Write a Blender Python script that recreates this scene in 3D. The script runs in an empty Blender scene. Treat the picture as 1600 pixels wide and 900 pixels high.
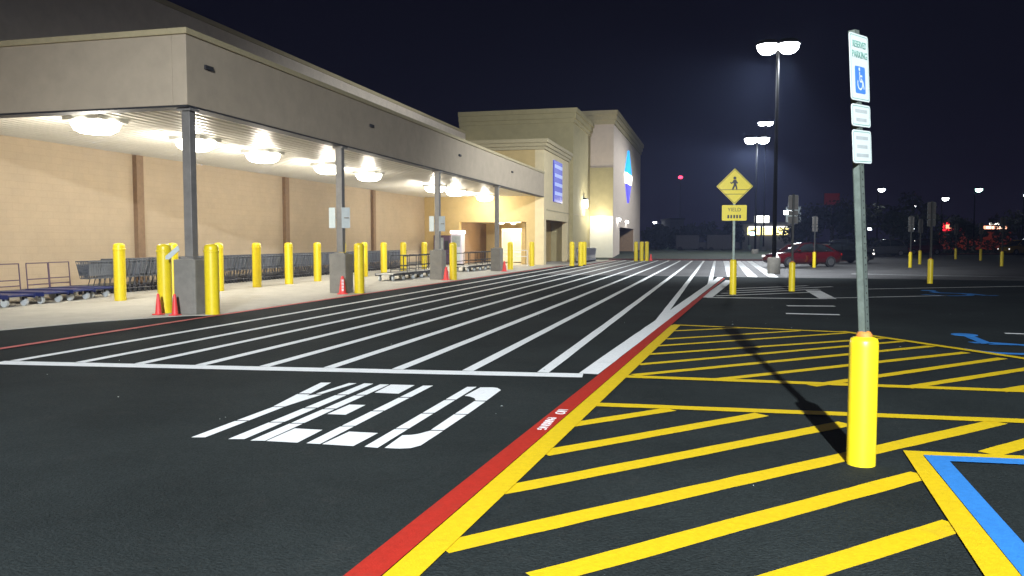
import bpy, bmesh, math, random
from mathutils import Vector, Matrix
random.seed(7)
S = bpy.context.scene
COL = S.collection
R = math.radians

# ------------------------------------------------------------------ camera
CAM_H, FPX, YAW, PITCH = 1.6, 1250.0, R(14.23), math.atan(74/1250)
cam_d = bpy.data.cameras.new('camera'); cam = bpy.data.objects.new('camera', cam_d); COL.objects.link(cam)
cam.location = (0, 0, CAM_H); cam.rotation_euler = (R(90)-PITCH, 0, YAW)
cam_d.sensor_width = 36; cam_d.lens = 36*FPX/1600; cam_d.clip_end = 4000; cam_d.clip_start = 0.05
S.camera = cam
# ------------------------------------------------------------------ sky, exposure
W = bpy.data.worlds.new('World'); S.world = W; W.use_nodes = True
nt = W.node_tree; bg = nt.nodes['Background']
tc = nt.nodes.new('ShaderNodeTexCoord'); sx = nt.nodes.new('ShaderNodeSeparateXYZ'); cr = nt.nodes.new('ShaderNodeValToRGB')
nt.links.new(tc.outputs['Generated'], sx.inputs[0]); nt.links.new(sx.outputs['Z'], cr.inputs[0]); nt.links.new(cr.outputs[0], bg.inputs[0])
cr.color_ramp.elements[0].position = 0.0; cr.color_ramp.elements[0].color = (0.0085, 0.007, 0.0165, 1)
cr.color_ramp.elements[1].position = 0.55; cr.color_ramp.elements[1].color = (0.0008, 0.0008, 0.002, 1)
e = cr.color_ramp.elements.new(0.16); e.color = (0.0038, 0.0034, 0.0085, 1)
bg.inputs[1].default_value = 1.0
S.view_settings.view_transform = 'Standard'; S.view_settings.look = 'None'; S.view_settings.exposure = 0; S.view_settings.gamma = 1
S.cycles.max_bounces = 6; S.cycles.volume_bounces = 0; S.cycles.sample_clamp_indirect = 4
# lamp powers (W)
P_REAR, P_POLE, P_FAR, P_CANOPY, P_PACK = 94000, 11500, 8000, 285, 300

# ------------------------------------------------------------------ unprojection of measured positions onto real planes
_fh = Vector((-math.sin(YAW), math.cos(YAW), 0)); _r = Vector((math.cos(YAW), math.sin(YAW), 0))
_f = _fh*math.cos(PITCH)+Vector((0, 0, -math.sin(PITCH))); _u = _r.cross(_f); _C = Vector((0, 0, CAM_H))
def ray(px, py): return _f+_r*((px-800)/FPX)-_u*((py-450)/FPX)
def G(px, py, z=0.0):
    d = ray(px, py); return _C+d*((z-CAM_H)/d.z)
def D(px, py, dep):
    d = ray(px, py); return _C+d*(dep/d.dot(_fh))
def onX(px, py, X):
    d = ray(px, py); return _C+d*(X/d.x)

# ------------------------------------------------------------------ materials
def mat(name, c, rough=.6, metal=0., var=.12, scale=6., bump=0., bscale=60., emit=None, estr=0., spec=.5, dirt=0., coat=0.):
    m = bpy.data.materials.new(name); m.use_nodes = True; n = m.node_tree; b = n.nodes['Principled BSDF']
    b.inputs['Roughness'].default_value = rough; b.inputs['Metallic'].default_value = metal
    b.inputs['Specular IOR Level'].default_value = spec; b.inputs['Coat Weight'].default_value = coat
    co = n.nodes.new('ShaderNodeTexCoord')
    nz = n.nodes.new('ShaderNodeTexNoise'); nz.inputs['Scale'].default_value = scale; nz.inputs['Detail'].default_value = 6; nz.inputs['Roughness'].default_value = .65
    n.links.new(co.outputs['Object'], nz.inputs['Vector'])
    rp = n.nodes.new('ShaderNodeValToRGB')
    lo = [max(0, x*(1-var)) for x in c]; hi = [min(1, x*(1+var)) for x in c]
    rp.color_ramp.elements[0].position = .3; rp.color_ramp.elements[0].color = (*lo, 1)
    rp.color_ramp.elements[1].position = .7; rp.color_ramp.elements[1].color = (*hi, 1)
    n.links.new(nz.outputs['Fac'], rp.inputs[0])
    out = rp.outputs[0]
    if dirt:
        n2 = n.nodes.new('ShaderNodeTexNoise'); n2.inputs['Scale'].default_value = 2.3; n2.inputs['Detail'].default_value = 9; n2.inputs['Roughness'].default_value = .75
        n.links.new(co.outputs['Object'], n2.inputs['Vector'])
        r2 = n.nodes.new('ShaderNodeValToRGB'); r2.color_ramp.elements[0].position = .55; r2.color_ramp.elements[1].position = .72
        n.links.new(n2.outputs['Fac'], r2.inputs[0])
        mu = n.nodes.new('ShaderNodeMath'); mu.operation = 'MULTIPLY'; mu.inputs[1].default_value = dirt; n.links.new(r2.outputs[0], mu.inputs[0])
        mx = n.nodes.new('ShaderNodeMix'); mx.data_type = 'RGBA'
        n.links.new(mu.outputs[0], mx.inputs[0]); n.links.new(out, mx.inputs[6]); mx.inputs[7].default_value = (.06, .055, .05, 1)
        out = mx.outputs[2]
    n.links.new(out, b.inputs['Base Color'])
    if bump:
        nb = n.nodes.new('ShaderNodeTexNoise'); nb.inputs['Scale'].default_value = bscale; nb.inputs['Detail'].default_value = 4
        n.links.new(co.outputs['Object'], nb.inputs['Vector'])
        bp = n.nodes.new('ShaderNodeBump'); bp.inputs['Strength'].default_value = bump; bp.inputs['Distance'].default_value = .01
        n.links.new(nb.outputs['Fac'], bp.inputs['Height']); n.links.new(bp.outputs[0], b.inputs['Normal'])
    if emit:
        b.inputs['Emission Color'].default_value = (*emit, 1); b.inputs['Emission Strength'].default_value = estr
    return m
def block_mat(name, c):
    m = mat(name, c, .85, var=.06, scale=1.2, bump=.5, bscale=45)
    n = m.node_tree; b = n.nodes['Principled BSDF']; co = n.nodes.new('ShaderNodeTexCoord')
    mp = n.nodes.new('ShaderNodeMapping'); mp.inputs['Rotation'].default_value = (R(90), 0, R(90))
    sp = n.nodes.new('ShaderNodeSeparateXYZ'); cb = n.nodes.new('ShaderNodeCombineXYZ'); ad = n.nodes.new('ShaderNodeMath')
    n.links.new(co.outputs['Object'], sp.inputs[0]); n.links.new(sp.outputs[0], ad.inputs[0]); n.links.new(sp.outputs[1], ad.inputs[1])
    n.links.new(ad.outputs[0], cb.inputs[0]); n.links.new(sp.outputs[2], cb.inputs[1])
    bk = n.nodes.new('ShaderNodeTexBrick'); bk.inputs['Scale'].default_value = 1.0
    bk.inputs['Brick Width'].default_value = .41; bk.inputs['Row Height'].default_value = .205; bk.inputs['Mortar Size'].default_value = .006
    bk.inputs['Color1'].default_value = (.98, .98, .98, 1); bk.inputs['Color2'].default_value = (1.02, 1.01, 1.0, 1); bk.inputs['Mortar'].default_value = (.91, .90, .89, 1)
    n.links.new(cb.outputs[0], bk.inputs['Vector'])
    mx = n.nodes.new('ShaderNodeMix'); mx.data_type = 'RGBA'; mx.blend_type = 'MULTIPLY'; mx.inputs[0].default_value = 1
    src = b.inputs['Base Color'].links[0].from_socket
    n.links.new(src, mx.inputs[6]); n.links.new(bk.outputs[0], mx.inputs[7]); n.links.new(mx.outputs[2], b.inputs['Base Color'])
    return m
def asphalt_mat():
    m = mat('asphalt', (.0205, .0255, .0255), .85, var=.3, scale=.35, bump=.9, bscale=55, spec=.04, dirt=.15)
    n = m.node_tree; b = n.nodes['Principled BSDF']; co = n.nodes.new('ShaderNodeTexCoord')
    v = n.nodes.new('ShaderNodeTexVoronoi'); v.inputs['Scale'].default_value = 70
    n.links.new(co.outputs['Object'], v.inputs['Vector'])
    mx = n.nodes.new('ShaderNodeMix'); mx.data_type = 'RGBA'; mx.blend_type = 'MULTIPLY'; mx.inputs[0].default_value = 1
    rp = n.nodes.new('ShaderNodeValToRGB'); rp.color_ramp.elements[0].color = (.8, .8, .8, 1); rp.color_ramp.elements[1].color = (1.22, 1.22, 1.22, 1)
    sv = n.nodes.new('ShaderNodeSeparateColor'); n.links.new(v.outputs['Color'], sv.inputs[0]); n.links.new(sv.outputs[0], rp.inputs[0])
    src = b.inputs['Base Color'].links[0].from_socket
    n.links.new(src, mx.inputs[6]); n.links.new(rp.outputs[0], mx.inputs[7]); n.links.new(mx.outputs[2], b.inputs['Base Color'])
    return m
M = dict(
 asphalt=asphalt_mat(),
 lamplit_old_asphalt=mat('lamplit_old_asphalt', (.085, .085, .086), .6, var=.3, scale=.5, bump=.6, bscale=50, spec=.25, dirt=.2),  # older paving, paled and glossed to carry the glare under the lamp
 grass=mat('grass', (.010, .018, .006), .9, var=.5, scale=3, bump=1, bscale=30),
 concrete=mat('concrete', (.42, .40, .35), .85, var=.12, scale=1.5, bump=.3, bscale=80, dirt=.25),
 pedestal=mat('pedestal_concrete', (.19, .18, .155), .85, var=.15, scale=4, bump=.4, bscale=60, dirt=.3),
 block=block_mat('tan_block', (.47, .375, .26)),
 brown=mat('brown_pilaster', (.24, .155, .09), .8, var=.15, bump=.3),
 stucco=mat('fascia_stucco', (.45, .375, .275), .9, var=.08, scale=2, bump=.35, bscale=120),
 parapet=mat('parapet_stucco', (.70, .61, .50), .9, var=.08, scale=2, bump=.35, bscale=120),
 yellowst=mat('ochre_stucco', (.58, .43, .19), .9, var=.08, scale=2, bump=.3, bscale=120),
 cream=mat('cream_stucco', (.72, .60, .36), .9, var=.07, scale=2, bump=.3, bscale=120),
 olive=mat('olive_stucco', (.42, .36, .19), .9, var=.08, scale=2, bump=.3, bscale=120),
 pink=mat('pale_stucco', (.62, .52, .43), .9, var=.07, scale=2, bump=.3, bscale=120),
 white_st=mat('white_stucco', (.70, .68, .58), .9, var=.05, scale=2, bump=.3, bscale=120),
 trim=mat('cornice_trim', (.46, .39, .23), .8, var=.08),
 soffit=mat('soffit_metal', (.55, .53, .47), .36, .2, var=.05, scale=1, spec=.5),
 steel=mat('painted_steel', (.19, .18, .165), .55, .15, var=.15, scale=5, dirt=.2),
 galv=mat('galvanised_steel', (.17, .21, .185), .45, .55, var=.2, scale=20),
 dark=mat('dark_metal', (.022, .022, .024), .7, .0, var=.2),
 black=mat('black_rubber', (.018, .018, .02), .8, var=.2),
 white=mat('white_paint', (.78, .80, .80), .7, var=.08, scale=25, bump=.3, bscale=90, dirt=.2, spec=.08),
 yellow=mat('yellow_line_paint', (.64, .445, .010), .7, var=.10, scale=25, bump=.3, bscale=90, dirt=.2, spec=.08),
 red=mat('red_line_paint', (.37, .022, .013), .7, var=.12, scale=25, bump=.3, bscale=90, dirt=.2, spec=.08),
 blue=mat('blue_line_paint', (.035, .20, .56), .7, var=.10, scale=25, bump=.3, bscale=90, dirt=.2, spec=.08),
 faded=mat('faded_red_paint', (.50, .10, .09), .8, var=.3, scale=8, dirt=.35),
 bollard=mat('yellow_bollard', (.74, .57, .012), .38, var=.07, scale=8, dirt=.16, coat=.1),
 sign_white=mat('sign_white', (.50, .56, .55), .4, var=.03),
 sign_yellow=mat('sign_yellow', (.74, .60, .02), .4, var=.04),
 plate_back=mat('plate_back', (.06, .055, .05), .6, .2, var=.2, scale=12),
 pole_dark=mat('dark_bronze_pole', (.008, .008, .008), .95, var=.1, spec=.05),
 dim_post=mat('dim_post', (.03, .032, .031), .7, .2, var=.2, scale=20),  # darker copy of the galvanised post; dim light put into the colour
 sign_black=mat('sign_black', (.02, .02, .02), .5),
 sign_green=mat('sign_green', (.13, .28, .23), .5),
 sign_grey=mat('sign_grey', (.32, .36, .36), .5),
 sign_blue=mat('sign_blue', (.05, .17, .55), .45, var=.06),
 rust=mat('rusty_collar', (.45, .17, .03), .7, var=.25, scale=30),
 kerb=mat('old_red_kerb', (.12, .05, .045), .85, var=.4, scale=4),
 cone=mat('red_cone', (.72, .05, .045), .5, var=.08),
 cart_grey=mat('cart_plastic', (.14, .155, .18), .45, .25, var=.15),
 cart_frame=mat('cart_frame', (.10, .10, .11), .45, .5, var=.15),
 cart_blue=mat('cart_blue', (.010, .02, .11), .4, var=.1),
 cart_silver=mat('cart_silver', (.45, .45, .5), .3, .8, var=.1),
 purple=mat('purple_frame', (.10, .06, .10), .5, .2, var=.1),
 deck_white=mat('pale_deck', (.40, .40, .38), .5, .2, var=.1, dirt=.2),
 wheel_grey=mat('grey_caster', (.55, .58, .58), .5, var=.1),
 lens=mat('lit_lens', (.9, .9, .85), .4, emit=(1, .96, .84), estr=16),
 pole_lens=mat('lit_pole_lens', (.9, .9, .95), .4, emit=(.93, .97, 1), estr=40),
 far_lens=mat('lit_far_lens', (.9, .9, .95), .4, emit=(.9, .96, 1), estr=22),
 green_lens=mat('lit_green_lens', (.8, .95, .9), .4, emit=(.5, 1, .85), estr=14),
 red_lens=mat('lit_red_lens', (.9, .2, .2), .4, emit=(1, .05, .12), estr=5),
 glass=mat('dark_glass', (.02, .025, .03), .06, .0, spec=.7),
 door_glass=mat('lit_door_glass', (.35, .33, .22), .12, emit=(.9, .86, .6), estr=.5),
 alu=mat('white_aluminium', (.70, .70, .66), .4, .2),
 lit_yellow=mat('lit_yellow_band', (.9, .7, .2), .5, emit=(1, .86, .34), estr=3.2),
 lit_white=mat('lit_white_panel', (.9, .9, .85), .5, emit=(1, .97, .88), estr=3.5),
 lit_red=mat('lit_red_panel', (.8, .05, .05), .5, emit=(1, .02, .05), estr=1.4),
 lit_core=mat('lit_orange_core', (.9, .4, .2), .5, emit=(1, .38, .22), estr=2.4),
 dim_red=mat('dim_red_panel', (.25, .02, .02), .5, emit=(.9, .05, .04), estr=.04),
 lit_cyan=mat('lit_cyan_panel', (.05, .45, .75), .4, emit=(.02, .36, .95), estr=1.3),
 lit_blue=mat('lit_violet_blue_panel', (.12, .12, .7), .4, emit=(.12, .10, .9), estr=1.0),
 sign_navy=mat('navy_panel', (.02, .03, .26), .4, emit=(.02, .05, .7), estr=.5),
 sign_pale=mat('pale_blue_strip', (.45, .52, .85), .4, emit=(.35, .45, .9), estr=.35),
 lav=mat('lavender_metal', (.62, .58, .66), .35, .3, var=.06),
 brick=mat('glowing_red_wall', (.40, .07, .03), .8, var=.15, emit=(.6, .07, .02), estr=.09),  # faint emission in the wall stands in for light falling on it
 far_wall=mat('far_wall', (.13, .125, .125), .9),
 car_red=mat('red_car_paint', (.09, .008, .011), .22, .2, var=.03, coat=1),
 car_black=mat('black_car_paint', (.012, .012, .015), .2, .2, var=.03, coat=1),
 car_silver=mat('silver_car_paint', (.15, .155, .165), .25, .6, var=.03, coat=1),
 car_yellow=mat('yellow_car_paint', (.30, .19, .015), .25, .1, var=.03, coat=1),
 rim=mat('wheel_rim', (.5, .5, .52), .3, .9),
 headlamp=mat('headlamp', (.9, .9, .95), .1, emit=(1, .97, .92), estr=2.0),
 taillamp=mat('taillamp', (.5, .02, .02), .2),
 bark=mat('bark', (.05, .04, .03), .9, var=.3, bump=.6),
 leaf=mat('leaf', (.018, .03, .012), .7, var=.4, scale=2),
 leaf_dark=mat('dark_leaf', (.013, .021, .009), .7, var=.4, scale=2),
)

# ------------------------------------------------------------------ helpers
def wloc(o):
    v = Vector((0, 0, 0))
    while o is not None: v += o.location; o = o.parent
    return v
class MB:
    """collects shapes (world coordinates) and links them as ONE mesh object"""
    def __init__(s): s.v = []; s.f = []; s.sm = []
    def add(s, vs, fs, smooth=False):
        o = len(s.v); s.v += [Vector(p) for p in vs]
        for f in fs: s.f.append([i+o for i in f]); s.sm.append(smooth)
        return s
    def box(s, x0, x1, y0, y1, z0, z1):
        vs = [(x0,y0,z0),(x1,y0,z0),(x1,y1,z0),(x0,y1,z0),(x0,y0,z1),(x1,y0,z1),(x1,y1,z1),(x0,y1,z1)]
        return s.add(vs, [(3,2,1,0),(4,5,6,7),(0,1,5,4),(1,2,6,5),(2,3,7,6),(3,0,4,7)])
    def bar(s, p, q, w, h=None):
        p = Vector(p); q = Vector(q); h = h or w; d = (q-p).normalized()
        a = d.cross(Vector((0,0,1)));  a = Vector((1,0,0)) if a.length < 1e-4 else a.normalized(); b = a.cross(d)
        vs = [c+a*(i*w/2)+b*(j*h/2) for c in (p,q) for i,j in ((-1,-1),(1,-1),(1,1),(-1,1))]
        return s.add(vs, [(3,2,1,0),(4,5,6,7),(0,1,5,4),(1,2,6,5),(2,3,7,6),(3,0,4,7)])
    def tube(s, p, q, r, n=12, r2=None):
        p = Vector(p); q = Vector(q); d = (q-p).normalized(); r2 = r if r2 is None else r2
        a = d.cross(Vector((0,0,1)));  a = Vector((1,0,0)) if a.length < 1e-4 else a.normalized(); b = a.cross(d)
        vs = [c+a*math.cos(t)*rr+b*math.sin(t)*rr for c,rr in ((p,r),(q,r2)) for t in [2*math.pi*i/n for i in range(n)]]
        s.add(vs, [(i,(i+1)%n,(i+1)%n+n,i+n) for i in range(n)], True)
        s.add(vs[:n], [tuple(range(n))[::-1]]); s.add(vs[n:], [tuple(range(n))]); return s
    def lathe(s, prof, c=(0,0,0), n=20):
        c = Vector(c); vs = [c+Vector((r*math.cos(2*math.pi*i/n), r*math.sin(2*math.pi*i/n), z)) for r,z in prof for i in range(n)]
        s.add(vs, [(k*n+i, k*n+(i+1)%n, (k+1)*n+(i+1)%n, (k+1)*n+i) for k in range(len(prof)-1) for i in range(n)], True)
        s.add(vs[-n:], [tuple(range(n))]); return s
    def prism(s, pts, z0, z1):
        n = len(pts); a = sum(pts[i][0]*pts[(i+1)%n][1]-pts[(i+1)%n][0]*pts[i][1] for i in range(n))
        if a < 0: pts = pts[::-1]
        vs = [(p[0],p[1],z0) for p in pts]+[(p[0],p[1],z1) for p in pts]
        return s.add(vs, [tuple(range(n))[::-1], tuple(range(n,2*n))]+[(i,(i+1)%n,(i+1)%n+n,i+n) for i in range(n)])
    def plate(s, pts, nrm, t):
        """flat polygon (3-D points) thickened along nrm"""
        n = len(pts); nrm = Vector(nrm).normalized()*t; pts = [Vector(p) for p in pts]
        nn = sum(((pts[i]-pts[0]).cross(pts[(i+1)%n]-pts[0]) for i in range(n)), Vector())
        if nn.dot(nrm) < 0: pts = pts[::-1]
        return s.add(pts+[p+nrm for p in pts], [tuple(range(n))[::-1], tuple(range(n,2*n))]+[(i,(i+1)%n,(i+1)%n+n,i+n) for i in range(n)])
    def build(s, name, m, parent=None, bevel=0, **props):
        o0 = wloc(parent) if parent else Vector()
        me = bpy.data.meshes.new(name); me.from_pydata([tuple(v-o0) for v in s.v], [], s.f); me.update()
        for p,k in zip(me.polygons, s.sm): p.use_smooth = k
        me.materials.append(M[m] if isinstance(m, str) else m)
        o = bpy.data.objects.new(name, me); COL.objects.link(o); o.parent = parent
        if bevel:
            b = o.modifiers.new('bevel','BEVEL'); b.width = bevel; b.segments = 2; b.limit_method = 'ANGLE'
        for k,v in props.items(): o[k] = v
        return o
def thing(name, label, cat, loc=(0,0,0), rz=0, group=None):
    o = bpy.data.objects.new(name, None); COL.objects.link(o); o.location = loc; o.rotation_euler = (0,0,rz); o.empty_display_size = .1
    o['label'] = label; o['category'] = cat
    if group: o['group'] = group
    return o
def copy_tree(o, loc=None, rz=None, label=None, parent=None):
    c = o.copy(); COL.objects.link(c); c.parent = parent
    if loc is not None: c.location = loc
    if rz is not None: c.rotation_euler = (0,0,rz)
    if label: c['label'] = label
    for ch in list(o.children): copy_tree(ch, parent=c)
    return c
def place(o, loc, rz=0, tilt=None):
    o.location = loc; o.rotation_euler = (0,0,rz)
    return o
def lamp(name, kind, loc, power, parent=None, color=(1,1,1), size=.2, spot=None, aim=None, blend=.5):
    l = bpy.data.lights.new(name, kind); l.energy = power; l.color = color; l.shadow_soft_size = size
    o = bpy.data.objects.new(name, l); COL.objects.link(o)
    if kind == 'SPOT': l.spot_size = spot; l.spot_blend = blend
    o.location = Vector(loc)-(wloc(parent) if parent else Vector()); o.parent = parent
    if aim is not None: o.rotation_euler = (Vector(aim)-Vector(loc)).to_track_quat('-Z','Y').to_euler()
    return o
_DG = None
def text(s, size, m, parent, mw, name='lettering', ext=.002, align='CENTER', sx=1.0):
    cu = bpy.data.curves.new('t','FONT'); cu.body = s; cu.size = size; cu.align_x = align; cu.align_y = 'CENTER'; cu.extrude = ext
    t = bpy.data.objects.new('t', cu); COL.objects.link(t); bpy.context.view_layer.update()
    me = bpy.data.meshes.new_from_object(t.evaluated_get(bpy.context.evaluated_depsgraph_get())); bpy.data.objects.remove(t)
    o0 = wloc(parent) if parent else Vector()
    me.transform(Matrix.Translation(-o0) @ mw @ Matrix.Diagonal((sx,1,1,1)))
    me.name = name; me.materials.clear(); me.materials.append(M[m])
    o = bpy.data.objects.new(name, me); COL.objects.link(o); o.parent = parent
    return o
def frame(origin, x, y):
    x = Vector(x).normalized(); y = Vector(y).normalized(); z = x.cross(y)
    m = Matrix((x,y,z)).transposed().to_4x4(); m.translation = Vector(origin); return m

# ================================================================== THE GROUND
MB().prism([(-900,-300),(900,-300),(900,1500),(-900,1500)], -.5, -.03).build('ground','grass', kind='structure')
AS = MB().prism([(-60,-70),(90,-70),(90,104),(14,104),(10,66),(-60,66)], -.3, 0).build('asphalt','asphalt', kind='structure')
MB().prism([(-8.0,37),(9,36.2),(70,33.5),(70,100),(14,100),(10,65.6),(-8.0,65.6)], -.2, .0025).build('side_lane','lamplit_old_asphalt', kind='structure')  # crossing lane; its pale tone also stands in for the lit pool
kb = MB()
for a,b in (((-8.5,66.0),(10,66.0)),((10,66.0),(14,104)),((14,104),(90,104))): kb.bar((*a,.03),(*b,.03),.16,.2)
kb.build('kerb','kerb', kind='structure')
sw = [(-19.2,-10),(-13.3,-10),(-13.0,8),(-12.4,11.3),(-11.8,13.2),(-11.2,14.3),(-10.8,14.8),(-10.42,15.0),(-10.3,20),(-10.05,34),(-9.6,50),(-8.4,52),(-8.2,66),(-19.2,66)]
SW = MB().prism(sw, -.2, .012).build('sidewalk','concrete', kind='structure')
# grassy bank and far rise
MB().add([(-40,66.2,-.02),(9.8,66.2,-.02),(9.8,74,.35),(-40,74,.35),(9.8,95,.5),(-40,95,.5)], [(0,1,2,3),(3,2,4,5)]).build('grass_bank','grass', kind='structure')

# ------------------------------------------------------------------ road markings
Z1, Z2 = .004, .008
def stripe(mb, p, q, w, z=Z1):
    p = Vector((p[0],p[1],0)); q = Vector((q[0],q[1],0)); d = (q-p).normalized(); a = Vector((-d.y,d.x,0))*(w/2)
    L = (q-p).length; n = max(1, min(50, int(L/.22))); vs = []; j = .0045*min(1,w/.15); rg = random.Random(int(p.x*1e3)*7+int(q.y*1e3))
    for k in range(n+1):                                  # hand-sprayed edges wander by a few millimetres
        c = p.lerp(q, k/n); vs += [c-a*(1+rg.uniform(-j,j)/(w/2)), c+a*(1+rg.uniform(-j,j)/(w/2))]
    return mb.add([(v.x,v.y,z) for v in vs], [(2*k,2*k+2,2*k+3,2*k+1) for k in range(n)])
def poly(mb, px, z=Z1):
    pts = [G(*p) for p in px]; n = len(pts); a = sum(pts[i].x*pts[(i+1)%n].y-pts[(i+1)%n].x*pts[i].y for i in range(n))
    if a < 0: pts = pts[::-1]
    return mb.add([(p.x,p.y,z) for p in pts], [tuple(range(n))])
# white crosswalk hatching
cw = thing('crosswalk_marking','white lengthwise crosswalk stripes between the store kerb and the red line','road marking', (-5,9,0))
stripe(MB(), (-9.12,8.44), (-1.50,9.33), .28).build('crossbar','white', cw)
for x0,y0 in ((-9.0,8.6),(-8.05,8.70),(-7.22,8.79),(-6.38,8.89),(-5.52,8.99),(-4.68,9.09),(-3.80,9.20),(-2.92,9.3),(-2.0,9.41)):
    stripe(MB(), (x0,y0), (x0+.25,65), .15, Z2).build('stripe','white', cw)
def edge(y): return -1.51+(y-3.47)*.0615          # red / yellow boundary
stripe(MB(), (-1.07,15.3), (-.85,65), .15, Z2).build('stripe','white', cw)
stripe(MB(), (-.18,28.5), (.0,65), .17, Z2).build('stripe','white', cw)
stripe(MB(), (edge(9.35)-.30,9.42), (edge(36)-.24,36), .24, .012).build('edge_stripe','white', cw)
for x in (.75,1.62,2.5): stripe(MB(), (x,36.6), (x+.1,65), .42, Z2).build('stripe','white', cw)
# YIELD
yl = thing('yield_marking','word YIELD in tall white stencilled letters on the asphalt','road marking', G(520,650))
def seg(bl, br, tl, tr, cuts, gap=.55):
    """a straight stroke cut by the bridges of the stencil; corners in measured picture units on the ground"""
    mb = MB(); ys = [None]+list(cuts)+[None]
    def at(a, b, y): t = (y-a[1])/(b[1]-a[1]); return (a[0]+(b[0]-a[0])*t, y)
    for k in range(len(ys)-1):
        lo, hi = ys[k], ys[k+1]
        b0, b1 = (bl, br) if lo is None else (at(bl,tl,lo-gap), at(br,tr,lo-gap))
        t0, t1 = (tl, tr) if hi is None else (at(bl,tl,hi+gap), at(br,tr,hi+gap))
        poly(mb, [b0,b1,t1,t0], Z1)
    return mb
y = seg((298.7,684),(320.7,684),(426,636.6),(443.3,636.6),(658,))
poly(y, [(427,635.6),(444.5,635.8),(470,627.6),(490,621.3),(503.4,617),(493,616.9),(480,618.7),(484,616.8),(464.5,616.3)])
poly(y, [(467,615.2),(485.5,615.4),(517.3,598.3),(501.3,598.3)]); poly(y, [(493.5,615.6),(503.2,616.0),(557.3,599.3),(545.3,599)])
y.build('letter','white', yl)
seg((356.7,686.7),(382,686.7),(569.3,599.3),(583.3,600),(660.3,638,617.5)).build('letter','white', yl)
E_ = seg((391.3,689),(414,689.4),(594,601),(608,601.3),(662,639.5,618))
poly(E_, [(416,689.7),(464.7,692.4),(504,672.3),(460.7,670)]); poly(E_, [(511.3,647.6),(540,648.7),(571.3,633.3),(546,632.7)]); poly(E_, [(585.3,614),(622.7,615.7),(648,602.3),(610.7,601.3)])
E_.build('letter','white', yl)
L_ = seg((478.7,693.3),(500,694.4),(661.3,603),(676.7,603),(666.5,642.7,621.5)); poly(L_, [(503.3,694.7),(552,697.7),(590.7,677.3),(545.3,675)]); L_.build('letter','white', yl)
D_ = seg((569.3,698.7),(590,700.4),(730,605),(744.7,605),(670.7,646.3,625.3))
poly(D_, [(600.7,700.7),(624,701.7),(641.3,701),(657.3,696.7),(692,674),(672,673.7),(653.3,678.7),(643,680.2),(628.7,680.7)])
poly(D_, [(673.3,672.4),(693.3,672.7),(729.3,648.7),(709.3,648.1)]); poly(D_, [(710.7,647.3),(730.7,647.6),(758.7,628),(741.3,627.3)])
poly(D_, [(726,619),(750.7,605.7),(770,605.8),(777.3,606.7),(782.7,610),(760,626.7),(743.3,626.4),(741.3,622.7),(733.3,620)])
D_.build('letter','white', yl)
# red fire-lane line with its yellow companion
rl = thing('fire_lane_line','red painted line with NO PARKING stencilled on it, beside the yellow hatching','road marking', (edge(7),7,0))
rp = MB(); ys = [-6+2*i for i in range(11)]+[15.2,18,22,26,30,35]
for a,b in zip(ys,ys[1:]):
    wa = .17 if a < 15 else .17-.005*(a-15); wb = .17 if b < 15 else .17-.005*(b-15)
    rp.add([(edge(a)-wa,a,.016),(edge(a),a,.016),(edge(b),b,.016),(edge(b)-wb,b,.016)], [(0,1,2,3)])
rp.build('red_stripe','red', rl)
for w_,yy,sz in (('NO',7.22,.135),('PARKING',6.72,.115)):
    text(w_, sz, 'white', rl, frame((edge(yy)-.085,yy,.0185), (0,-1,0), (1,0,0)), 'lettering', .0008)
kr = thing('kerb_line','thin faded red line along the store sidewalk','road marking', (-10.2,15,0))
k2 = MB()
for (x0,y0),(x1,y1) in zip([(-9.9,2),(-10.19,9.5),(-10.27,15),(-10.1,25),(-9.75,36),(-9.3,50),(-8.1,52),(-7.9,65)],[(-10.19,9.5),(-10.27,15),(-10.1,25),(-9.75,36),(-9.3,50),(-8.1,52),(-7.9,65)]): stripe(k2, (x0,y0),(x1,y1), .15, .013)
k2.build('red_stripe','faded', kr)
def quadline(p, q, w): return MB(), p, q, w
# yellow hatching, near
def hatch(root, lines, m='yellow', name='stripe'):
    for p,q,w in lines:
        a = G(*p); b = G(*q); stripe(MB(), a, b, w, Z1).build(name, m, root)
yn = thing('near_yellow_hatching','yellow diagonal stripes in the foreground round the sign bollard','road marking', (0,5,0))
ye = MB()
for a,b in zip([-6,0,5,7.9],[0,5,7.9,9.598]): ye.add([(edge(a)+.002,a,.012),(edge(a)+.17,a,.012),(edge(b)+.17,b,.012),(edge(b)+.002,b,.012)],[(0,1,2,3)])
ye.build('edge_stripe','yellow', yn)
st = MB(); stripe(st, G(922,632.5), G(1640,660.5), .17, Z2); st.build('border_stripe','yellow', yn)
hatch(yn, [((888,665),(1048,640),.15),((848,709),(1190,648),.16),((780,768),(1322,662),.16),((690,857),(1560,660),.165),((836,906),(1440,742),.165),((1190,915),(1495,820),.165),((1545,709.5),(1660,676),.165)])
bx = MB(); poly(bx, [(1411,706),(1700,719),(1700,724),(1442,713.7)], Z2+.004); poly(bx, [(1411,706),(1442,713.7),(1706,1040),(1640,1060)], Z2+.004); bx.build('bay_outline','yellow', yn)
bb = thing('parking_bay_line','blue line outlining the accessible parking bay at the right','road marking', G(1500,730))
b_ = MB(); poly(b_, [(1443,714),(1700,724.5),(1700,733.5),(1483.8,723.8)], Z2+.008); poly(b_, [(1443,714),(1483.8,723.8),(1740,1010),(1706,1040)], Z2+.008); b_.build('blue_stripe','blue', bb)
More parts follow.
